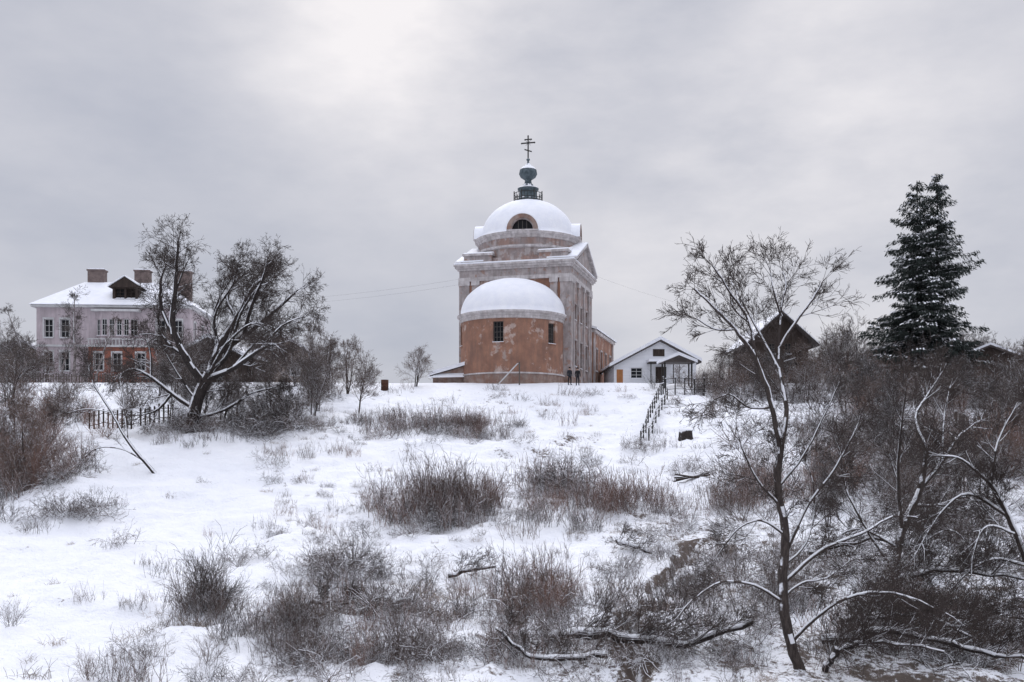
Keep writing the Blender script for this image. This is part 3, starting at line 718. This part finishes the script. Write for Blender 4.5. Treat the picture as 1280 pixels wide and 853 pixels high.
def gentree(seed,H,rmin,kid=(7,6,4),wide=.5,trunks=1,up=.06):
    random.seed(seed); A=Acc()
    P=dict(step=.5,wig=.10,up=[up,up*.7,.02,0],kids=list(kid),max=3,ang=(.3,.85),rat=(.45,.72),rmin=rmin,sl=.013)
    for k in range(trunks):
        d=Vector((U(-.2,.2)*wide*2,U(-.2,.2)*wide*2,1)).normalized()
        pts=[Vector((U(-.3,.3)*(trunks>1),U(-.3,.3)*(trunks>1),-.3))];n=9
        for i in range(n): d=(d+gv()*.06+Vector((0,0,.05))).normalized(); pts.append(pts[-1]+d*(H*.8/n))
        r0=H*.012; rr=[r0*(1-.8*i/n) for i in range(n+1)]
        A.path(pts,rr)
        for j in range(int(18/trunks)+4):
            t=U(.12,1); i=min(n-1,int(t*n)); dd=(pts[i+1]-pts[i]).normalized()
            grow(A,pts[i],cdir(dd,U(.35,.9)),H*wide*U(.5,.85)*(1.15-.75*t),rr[i]*.5,0,P)
    return A
kw=dict(sfat=1.0,p0=.35,ramp=2.0)
GT=[gentree(31,8,.011,(6,5,2)).mesh('g1',3,.8,.0108,**kw),gentree(32,8,.011,(6,5,2),.42).mesh('g2',3,.8,.0108,**kw),gentree(33,7,.010,(6,5,2),.5,3).mesh('g3',3,.8,.0098,**kw),gentree(34,7,.010,(5,5,2),.55,4).mesh('g4',3,.8,.0098,**kw),gentree(36,8,.011,(6,5,2),.6,2).mesh('g5',3,.8,.0108,**kw)]
BI=[gentree(35,13,.010,(5,4,3),.25,1,.09).mesh('b1',3,.4,.011)]
for g in GT:
    for m in ('bark2','twig','twigsnow'): g.materials.append(M[m])
for g in BI:
    for m in ('birch','twig','twigsnow'): g.materials.append(M[m])
random.seed(5)
def place(E,me,x,y,sc,nm='clump',dz=0,tilt=0):
    o=bpy.data.objects.new(nm,me); COL.objects.link(o); o.parent=E
    o.location=(x,y,hgt(x,y)+dz); o.rotation_euler=(G(0,tilt),G(0,tilt),U(0,6.28)); o.scale=(sc*U(.85,1.2),sc*U(.85,1.2),sc*U(.85,1.2)); return o
E=empty('distant_tree_row')
for i in range(42):
    u=U(1030,1330);y=U(102,130); place(E,random.choice(GT),X(u,y),y,U(.55,1.0))
for i in range(12):
    u=U(860,1040);y=U(116,132); place(E,random.choice(GT),X(u,y),y,U(.5,.8))
for i in range(15):
    u=U(-60,60);y=U(100,125); place(E,random.choice(GT),X(u,y),y,U(.6,1.05))
for i in range(18):
    u=U(190,410);y=U(96,112); place(E,random.choice(GT),X(u,y),y,U(.55,.95))
for i in range(10):
    u=U(-120,400);y=U(140,170); place(E,random.choice(GT),X(u,y),y,U(.6,1.0))
for i in range(7):
    u=U(95,200);y=U(106,114); place(E,random.choice(GT),X(u,y),y,U(.3,.55))
E=empty('hillside_tree_thicket')
for u,y,s in ((898,97,.55),(915,99,.6),(930,95,.55),(948,99,.62),(962,96,.58),(985,97,.6),(1003,99,.65),(1022,95,.7),(1040,98,.8),(940,90,.55),(972,89,.6),(1008,88,.62),(880,92,.42),(905,88,.5)):
    place(E,random.choice(GT),X(u,y),y,s)
for i in range(26):
    u=U(1030,1330);y=U(66,98); place(E,random.choice(GT),X(u,y),y,U(.5,.85))
for i in range(13):
    u=U(1020,1320);y=U(46,62); place(E,random.choice(GT),X(u,y),y,U(.35,.6))
for i in range(12):
    u=U(-30,70);y=U(56,90); place(E,random.choice(GT),X(u,y),y,U(.4,.75))
for i in range(12):
    u=U(180,400);y=U(76,94); place(E,random.choice(GT),X(u,y),y,U(.4,.7))
def single(name,me,u,y,sc,rz=0):
    x=X(u,y); E=empty(name,(x,y,hgt(x,y)),rz); obj('branches',me,E,sc=sc)
single('birch_tree',BI[0],92,106,1.08); single('birch_tree',BI[0],40,108,.85,2.); single('birch_tree',BI[0],75,109,.8,4.)
single('birch_tree',BI[0],205,104,.7,1.); single('birch_tree',BI[0],118,104,.75,5.)
single('bare_shrub',GT[3],520,97,.68,.4); single('bare_tree',GT[2],432,93,.88,1.2); single('bare_tree',GT[0],448,84,.78,2.2); single('bare_tree',GT[1],408,95,.85,3.)
single('bare_tree',GT[1],850,104,.5,.5); single('bare_tree',GT[0],385,88,.85,4); single('bare_tree',GT[4],15,82,1.0,4)

# ------------------------------------------------------------ brush
def clump(kind,seed):
    random.seed(seed); np.random.seed(seed); A=Acc()
    if kind=='weed':
        for i in range(26):
            a_=U(0,6.28); r=1.15*math.sqrt(U(0,1)); p=Vector((r*math.cos(a_),r*math.sin(a_),-.1)); d=Vector((G(0,.22),G(0,.22),1)).normalized()
            L=U(.35,1.7); n=4; pts=[p];ds=[d]
            for k in range(n): d=(d+gv()*.11).normalized(); p=p+d*L/n; pts.append(p);ds.append(d)
            A.path(pts,[.0092,.0088,.0078,.0062,.005])
            for k in range(random.randint(3,8)):
                j=random.randint(1,n); q=cdir(ds[j],U(.3,.9)); l=U(.12,.5); A.path([pts[j],pts[j]+q*l*.5,pts[j]+(q*.8+Vector((0,0,.3)))*l],[.006,.0052,.004])
        return A.mesh('weed',3,.38,.0035,slim=1.1,p0=1,sfat=.9)
    if kind=='shrub':
        P=dict(step=.25,wig=.12,up=[.05,.03,0],kids=[6,3],max=2,ang=(.25,.75),rat=(.4,.7),rmin=.006)
        for i in range(13):
            d=Vector((G(0,.45),G(0,.45),1)).normalized(); grow(A,Vector((G(0,.25),G(0,.25),-.1)),d,U(.9,2.4),.018,0,P)
        return A.mesh('shrub',3,.8,.0059,p0=.45,sfat=.9)
    if kind=='tangle':
        P=dict(step=.2,wig=.2,up=[-.06,-.04,0],kids=[5,3],max=2,ang=(.4,1.1),rat=(.35,.65),rmin=.007)
        for i in range(14):
            d=Vector((G(0,.9),G(0,.9),.9)).normalized(); grow(A,Vector((G(0,.55),G(0,.45),-.05)),d,U(.7,1.7),.026,0,P)
        return A.mesh('tangle',3,.95,.0069,sfat=1.25,wind=.3,p0=.55,ramp=1.5)
    if kind=='grass':
        for i in range(45):
            a_=U(0,6.28); r=.5*math.sqrt(U(0,1)); p=Vector((r*math.cos(a_),r*math.sin(a_),-.05)); d=Vector((G(0,.35),G(0,.35),1)).normalized()
            L=U(.15,.6); pts=[p]; 
            for k in range(3): d=(d+Vector((d.x*.3,d.y*.3,-.22))).normalized(); p=p+d*L/3; pts.append(p)
            A.path(pts,[.0065,.0055,.0045,.003])
        return A.mesh('grass',3,.2,.003,slim=1.1,p0=1)
KM={}
for kind,m in (('weed','redtwig'),('shrub','twig'),('tangle','twig'),('grass','straw')):
    KM[kind]=[clump(kind,100+i+len(kind)*10) for i in range(6)]
    for me in KM[kind]:
        for q in (m,m,'twigsnow'): me.materials.append(M[q])
RS=[clump('shrub',300+i) for i in range(3)]
for me in RS:
    for q in ('redtwig','redtwig','twigsnow'): me.materials.append(M[q])
KM['rshrub']=RS
KM['dweed']=[clump('weed',400+i) for i in range(3)]
for me in KM['dweed']:
    for q in ('twig','twig','twigsnow'): me.materials.append(M[q])
random.seed(11)
EM={'weed':empty('dry_weeds'),'shrub':empty('bare_shrub_thicket'),'rshrub':empty('reddish_shrub_thicket'),'tangle':empty('snowy_bramble_thicket'),'grass':empty('dry_grass'),'dweed':empty('dark_dry_weeds')}
def patch(kind,u,y,rx,ry,n,s0,s1,tilt=.07):
    cx=X(u,y)
    if y<46 and kind!='grass': n=int(n*(.62 if u<950 else .75))
    for i in range(n):
        a_=U(0,6.28); r=min(1.7,abs(G(0,.72))+U(0,.25)); px,py=cx+rx*r*math.cos(a_),y+ry*r*math.sin(a_)
        if noise.noise(Vector((px*.45,py*.3,9)))<-.12 and y<60: continue
        place(EM[kind],random.choice(KM[kind]),px,py,U(s0,s1)*(1.12-.32*r),tilt=tilt)
patch('weed',545,76,5.6,2.4,34,.8,1.3); patch('rshrub',590,75,3.4,1.5,10,.5,.85); patch('dweed',480,79,3.5,2,14,.7,1.0)
patch('tangle',540,75,6,3.0,16,.7,1.1)
patch('weed',380,68,2.6,1.2,7,.6,1.0); patch('grass',430,80,12,6,30,.7,1.3)
patch('weed',545,53,3.6,4.0,46,.8,1.6); patch('rshrub',560,53,3.2,3.2,20,.6,1.05); patch('tangle',555,50,3.6,3.2,16,.6,1.0); patch('shrub',490,51,2.2,2,9,.5,.8)
patch('weed',755,53.5,4.0,2.6,40,.7,1.4); patch('rshrub',770,53,3.8,2.2,14,.5,.95); patch('tangle',760,51,3.8,2.6,18,.6,1.0); patch('dweed',700,50,3,3,10,.6,1.0)
patch('weed',690,60,1.5,4,9,.8,1.3); patch('tangle',690,59,2.5,1.6,18,.8,1.3)
patch('shrub',255,36,1.4,1.3,18,.6,1.0); patch('dweed',245,35,2.0,2.0,16,.5,.9); patch('grass',240,34,3,3,24,.8,1.4); patch('tangle',240,32,2.0,1.5,18,.5,.9); patch('shrub',230,31,1.6,1.2,9,.4,.7)
patch('weed',350,34,2.6,2.8,18,.5,.95); patch('dweed',350,33,2.6,2.4,14,.5,.9); patch('shrub',350,33,2.2,2.2,14,.4,.8); patch('tangle',370,34,2.8,2.8,32,.5,.95)
patch('tangle',430,41,3.0,2.8,32,.6,1.05); patch('dweed',440,39,3.5,4,16,.5,1.0); patch('shrub',430,42,2.4,2,12,.45,.8); patch('grass',470,38,5,5,50,.7,1.4); patch('tangle',480,35,3.2,3,32,.5,.95); patch('shrub',500,35,3,3,12,.4,.75)
patch('weed',650,37,3.6,3.8,32,.6,1.2); patch('dweed',640,34,3.6,3,14,.5,1.0); patch('rshrub',650,36,3.0,3.2,22,.45,.85); patch('tangle',650,35,4.2,4.2,46,.5,.95); patch('grass',650,37,5,5,40,.8,1.4)
patch('tangle',480,30.5,7,1.8,56,.5,.9); patch('weed',560,30.5,7,2,20,.5,.85); patch('dweed',500,30,8,1.8,24,.45,.85); patch('rshrub',330,30,4,1.3,12,.4,.7); patch('shrub',560,30.5,7,1.8,28,.35,.65)
patch('tangle',830,32,2.8,3,34,.5,.95); patch('dweed',870,36,3.0,5,22,.5,1.0); patch('shrub',820,33,2.6,2.6,12,.4,.7); patch('tangle',860,42,3,4,24,.6,.9)
patch('weed',905,56,1.6,2.2,14,.9,1.4); patch('rshrub',930,60,2,3,9,.6,.9)
patch('rshrub',1000,56,6,5,18,.7,1.2); patch('shrub',1100,52,8,6,24,.7,1.3); patch('shrub',1180,44,5,5,20,.7,1.3); patch('rshrub',1250,60,6,6,16,.9,1.5)
patch('tangle',1090,38,5.5,5,70,.8,1.5); patch('shrub',1030,37,4,4,20,.6,1.0); patch('tangle',1180,33,4,3,50,.7,1.2); patch('dweed',1000,38,6,6,26,.7,1.2); patch('grass',1050,36,6,6,40,.8,1.5); patch('tangle',1150,50,7,5,40,.8,1.5); patch('rshrub',1060,33,4.5,3,14,.5,.9); patch('weed',1100,31,4.5,2,18,.5,.9); patch('tangle',1020,31,4.5,2,36,.5,.9); patch('tangle',1150,60,9,5,34,.9,1.6)
patch('rshrub',20,60,4.5,6,26,.9,1.6); patch('rshrub',40,74,6,7,14,1.0,1.6); patch('tangle',85,52,1.8,1.3,14,.7,1.1); patch('tangle',30,58,4,4,28,.8,1.3); patch('shrub',110,88,6,8,10,1.0,1.5); patch('shrub',-5,54,2.5,3,9,.8,1.3)
patch('shrub',330,79,4,3.5,12,.8,1.3); patch('shrub',250,88,8,6,14,.9,1.5); patch('tangle',330,76,4.5,2.5,38,.9,1.5); patch('tangle',240,75,4,1.5,20,.8,1.3); patch('dweed',260,71,3,1.2,8,.6,1.0)
patch('rshrub',1120,88,12,9,24,1.1,1.8); patch('shrub',1000,92,8,8,20,.9,1.4); patch('shrub',1230,84,9,9,20,1.2,1.9); patch('rshrub',930,96,4,6,10,.8,1.2); patch('shrub',1040,74,9,7,14,.8,1.3); patch('rshrub',1150,70,9,7,16,.9,1.4); patch('tangle',1080,70,12,9,56,1.0,1.7); patch('tangle',1180,88,9,6,34,1.2,1.9); patch('tangle',980,88,6,6,20,1.0,1.5)
patch('shrub',400,92,4,5,9,.8,1.3); patch('weed',720,84,2.0,1.5,4,.5,.8); patch('shrub',880,94,3,5,9,.7,1.1)
for i in range(760):
    y=U(27,60) if random.random()<.65 else U(55,95); u=U(0,1280) if random.random()<.35 else U(330,980)
    if u<300 and y<52 and random.random()<.75: continue
    k=random.choice(['grass','grass','grass','weed','dweed','tangle','tangle']); 
    place(EM[k],random.choice(KM[k]),X(u,y),y,U(.25,.75),tilt=.06)
for (u,v_y,k,s) in ((110,37,'weed',.45),(180,43,'weed',.4),(148,31,'dweed',.4),(300,43,'shrub',.45),(290,44,'tangle',.7),(15,34,'rshrub',.4),(40,30,'grass',1.2),(190,37,'weed',.35),(140,45,'dweed',.4),(70,40,'grass',.9)):
    place(EM[k],KM[k][0],X(u,v_y),v_y,s)

# ------------------------------------------------------------ people
def person(loc,rz,coat,trou,lean=0):
    E=empty('person',loc,rz)
    Vt=[];Rr=[];Ed=[]
    def chain(par,pts):
        for (p,r) in pts:
            Vt.append(p);Rr.append(r); 
            if par is not None: Ed.append((par,len(Vt)-1))
            par=len(Vt)-1
        return par
    pel=chain(None,[((0,0,.97),(.16,.12))])
    ch=chain(pel,[((0,0,1.12),(.15,.11)),((0,0,1.28),(.18,.13)),((0,.01,1.42),(.15,.11))])
    hd=chain(ch,[((0,.0,1.51),(.06,.06)),((0,-.01,1.57),(.07,.08)),((0,-.02,1.64),(.085,.10)),((0,-.015,1.71),(.075,.085))])
    for s in (-1,1):
        st=.12*s*lean
        chain(pel,[((.09*s,0,.88),(.10,.10)),((.10*s,-.03-st,.50),(.072,.072)),((.10*s,.02-st,.12),(.052,.052)),((.11*s,-.03-st,.05),(.05,.045)),((.12*s,-.16-st,.04),(.04,.035))])
        chain(ch,[((.18*s,.01,1.41),(.08,.08)),((.25*s,.03,1.12),(.058,.058)),((.25*s,-.05,.90),(.042,.042)),((.25*s,-.07,.83),(.04,.025))])
    me=bpy.data.meshes.new('body'); me.from_pydata(Vt,Ed,[]); o=obj('body',me,E)
    o.modifiers.new('s','SKIN'); o.modifiers.new('u','SUBSURF').levels=2
    for i,sv in enumerate(me.skin_vertices[0].data): sv.radius=Rr[i]; sv.use_root=(i==0)
    o.modifiers['u'].render_levels=2
    dg=bpy.context.evaluated_depsgraph_get(); m2=bpy.data.meshes.new_from_object(o.evaluated_get(dg)); o.modifiers.clear(); o.data=m2
    m2.materials.clear()
    for m in (coat,trou,M['skin'],M['void']): m2.materials.append(m)
    for p in m2.polygons:
        z=p.center.z; p.use_smooth=True
        p.material_index=3 if z<.13 else (1 if z<.84 and abs(p.center.x)<.2 else (2 if (z>1.50 or (z<.88 and abs(p.center.x)>.2)) else 0))
    b=MB()
    for s in (-1,1):
        for k in range(4):
            L=(.065,.078,.072,.055)[k]; y=-.095+k*.017-.015; x=.25*s
            b.tube((x,y,.82),(x-.005*s,y-.004,.80-L*.5),.0085,'skin'); b.tube((x-.005*s,y-.004,.80-L*.5),(x-.02*s,y-.002,.80-L),.008,'skin')
        b.tube((.24*s,-.10,.84),(.225*s,-.125,.79),.010,'skin')
        b.lathe([(.002,1.635),(.012,1.64),(.012,1.65),(.002,1.655)],.035*s,-.112,8,'void')
        b.lathe([(.004,1.60),(.016,1.62),(.014,1.65),(.004,1.66)],.092*s,-.01,8,'skin')
    b.prism([(-.115,1.60),(-.145,1.605),(-.112,1.645)],-.012,.012,'skin','x'); b.box(-.025,.025,-.112,-.100,1.572,1.58,'redbrick')
    b.lathe([(.115,1.665),(.118,1.70),(.105,1.76),(.06,1.80),(.002,1.81)],0,-.015,18,'void')
    b.make('head_details_and_fingers',E,True)
cm=mat('dark_coat',(.025,.027,.035)); cm2=mat('black_coat',(.015,.015,.018)); tm=mat('dark_trousers',(.02,.02,.025))
x=X(712,98.5); person((x,98.5,hgt(x,98.5)-.02),rad(25),cm,tm,.6); x=X(722,98.2); person((x,98.2,hgt(x,98.2)-.02),rad(160),cm2,tm,-.8)

# ------------------------------------------------------------ world, sun, camera
w=bpy.data.worlds.new('World'); scn.world=w; w.use_nodes=True; nt=w.node_tree; nt.nodes.clear()
out=nd(nt,'ShaderNodeOutputWorld'); bg1=nd(nt,'ShaderNodeBackground'); bg2=nd(nt,'ShaderNodeBackground'); mx=nd(nt,'ShaderNodeMixShader')
sky=nd(nt,'ShaderNodeTexSky',sky_type='NISHITA'); sky.sun_disc=False; sky.sun_elevation=rad(40); sky.sun_rotation=rad(-6)
nt.links.new(sky.outputs[0],bg1.inputs[0]); bg1.inputs[1].default_value=.08
tc=nd(nt,'ShaderNodeTexCoord').outputs['Generated']
nrm=nd(nt,'ShaderNodeVectorMath',operation='NORMALIZE'); nt.links.new(tc,nrm.inputs[0]); dv=nrm.outputs[0]
def glow(dir_,lo,pw):
    v=Vector(dir_).normalized(); d=nd(nt,'ShaderNodeVectorMath',operation='DOT_PRODUCT'); nt.links.new(dv,d.inputs[0]); d.inputs[1].default_value=v
    return mth(nt,'POWER',mrange(nt,d.outputs['Value'],lo,1),pw)
sp=nd(nt,'ShaderNodeSeparateXYZ'); nt.links.new(dv,sp.inputs[0])
n1=noi(nt,dv,3.0,6,.55,(1,1,2.4)); n2=noi(nt,dv,8,5,.55,(1,1,2.2))
cl=mth(nt,'ADD',mth(nt,'MULTIPLY',mrange(nt,n1,.34,.66),.7),mth(nt,'MULTIPLY',mrange(nt,n2,.32,.68),.3))
gl=mth(nt,'ADD',mth(nt,'MULTIPLY',glow((-.105,1,.46),.965,2.2),.75),mth(nt,'MULTIPLY',glow((.27,1,.30),.955,1.5),.50))
gl=mth(nt,'MULTIPLY',gl,mrange(nt,cl,0,1,.5,1.4))
v=mth(nt,'ADD',mth(nt,'MULTIPLY',cl,.38),gl)
col=mixc(nt,v,(.45,.475,.56),(.93,.90,.915))
bri=mrange(nt,sp.outputs[2],.42,1,1,3.3)
nt.links.new(col,bg2.inputs[0]); nt.links.new(bri,bg2.inputs[1])
mx.inputs[0].default_value=.95; nt.links.new(bg1.outputs[0],mx.inputs[1]); nt.links.new(bg2.outputs[0],mx.inputs[2]); nt.links.new(mx.outputs[0],out.inputs[0])
sl=bpy.data.lights.new('sun','SUN'); sl.energy=.9; sl.angle=rad(20); sl.color=(1,.96,.92); so=bpy.data.objects.new('sun',sl); COL.objects.link(so)
sd=Vector((-.10,.9,.78)).normalized(); so.rotation_euler=sd.to_track_quat('Z','Y').to_euler()
cam=bpy.data.cameras.new('camera'); cam.lens=35; cam.sensor_width=36; cam.shift_y=143.5/1280; cam.clip_end=8000; cam.clip_start=.1
co=bpy.data.objects.new('camera',cam); COL.objects.link(co); co.location=(0,0,0); co.rotation_euler=(rad(90),0,0); scn.camera=co
scn.view_settings.view_transform='Standard'; scn.view_settings.look='None'; scn.view_settings.exposure=0
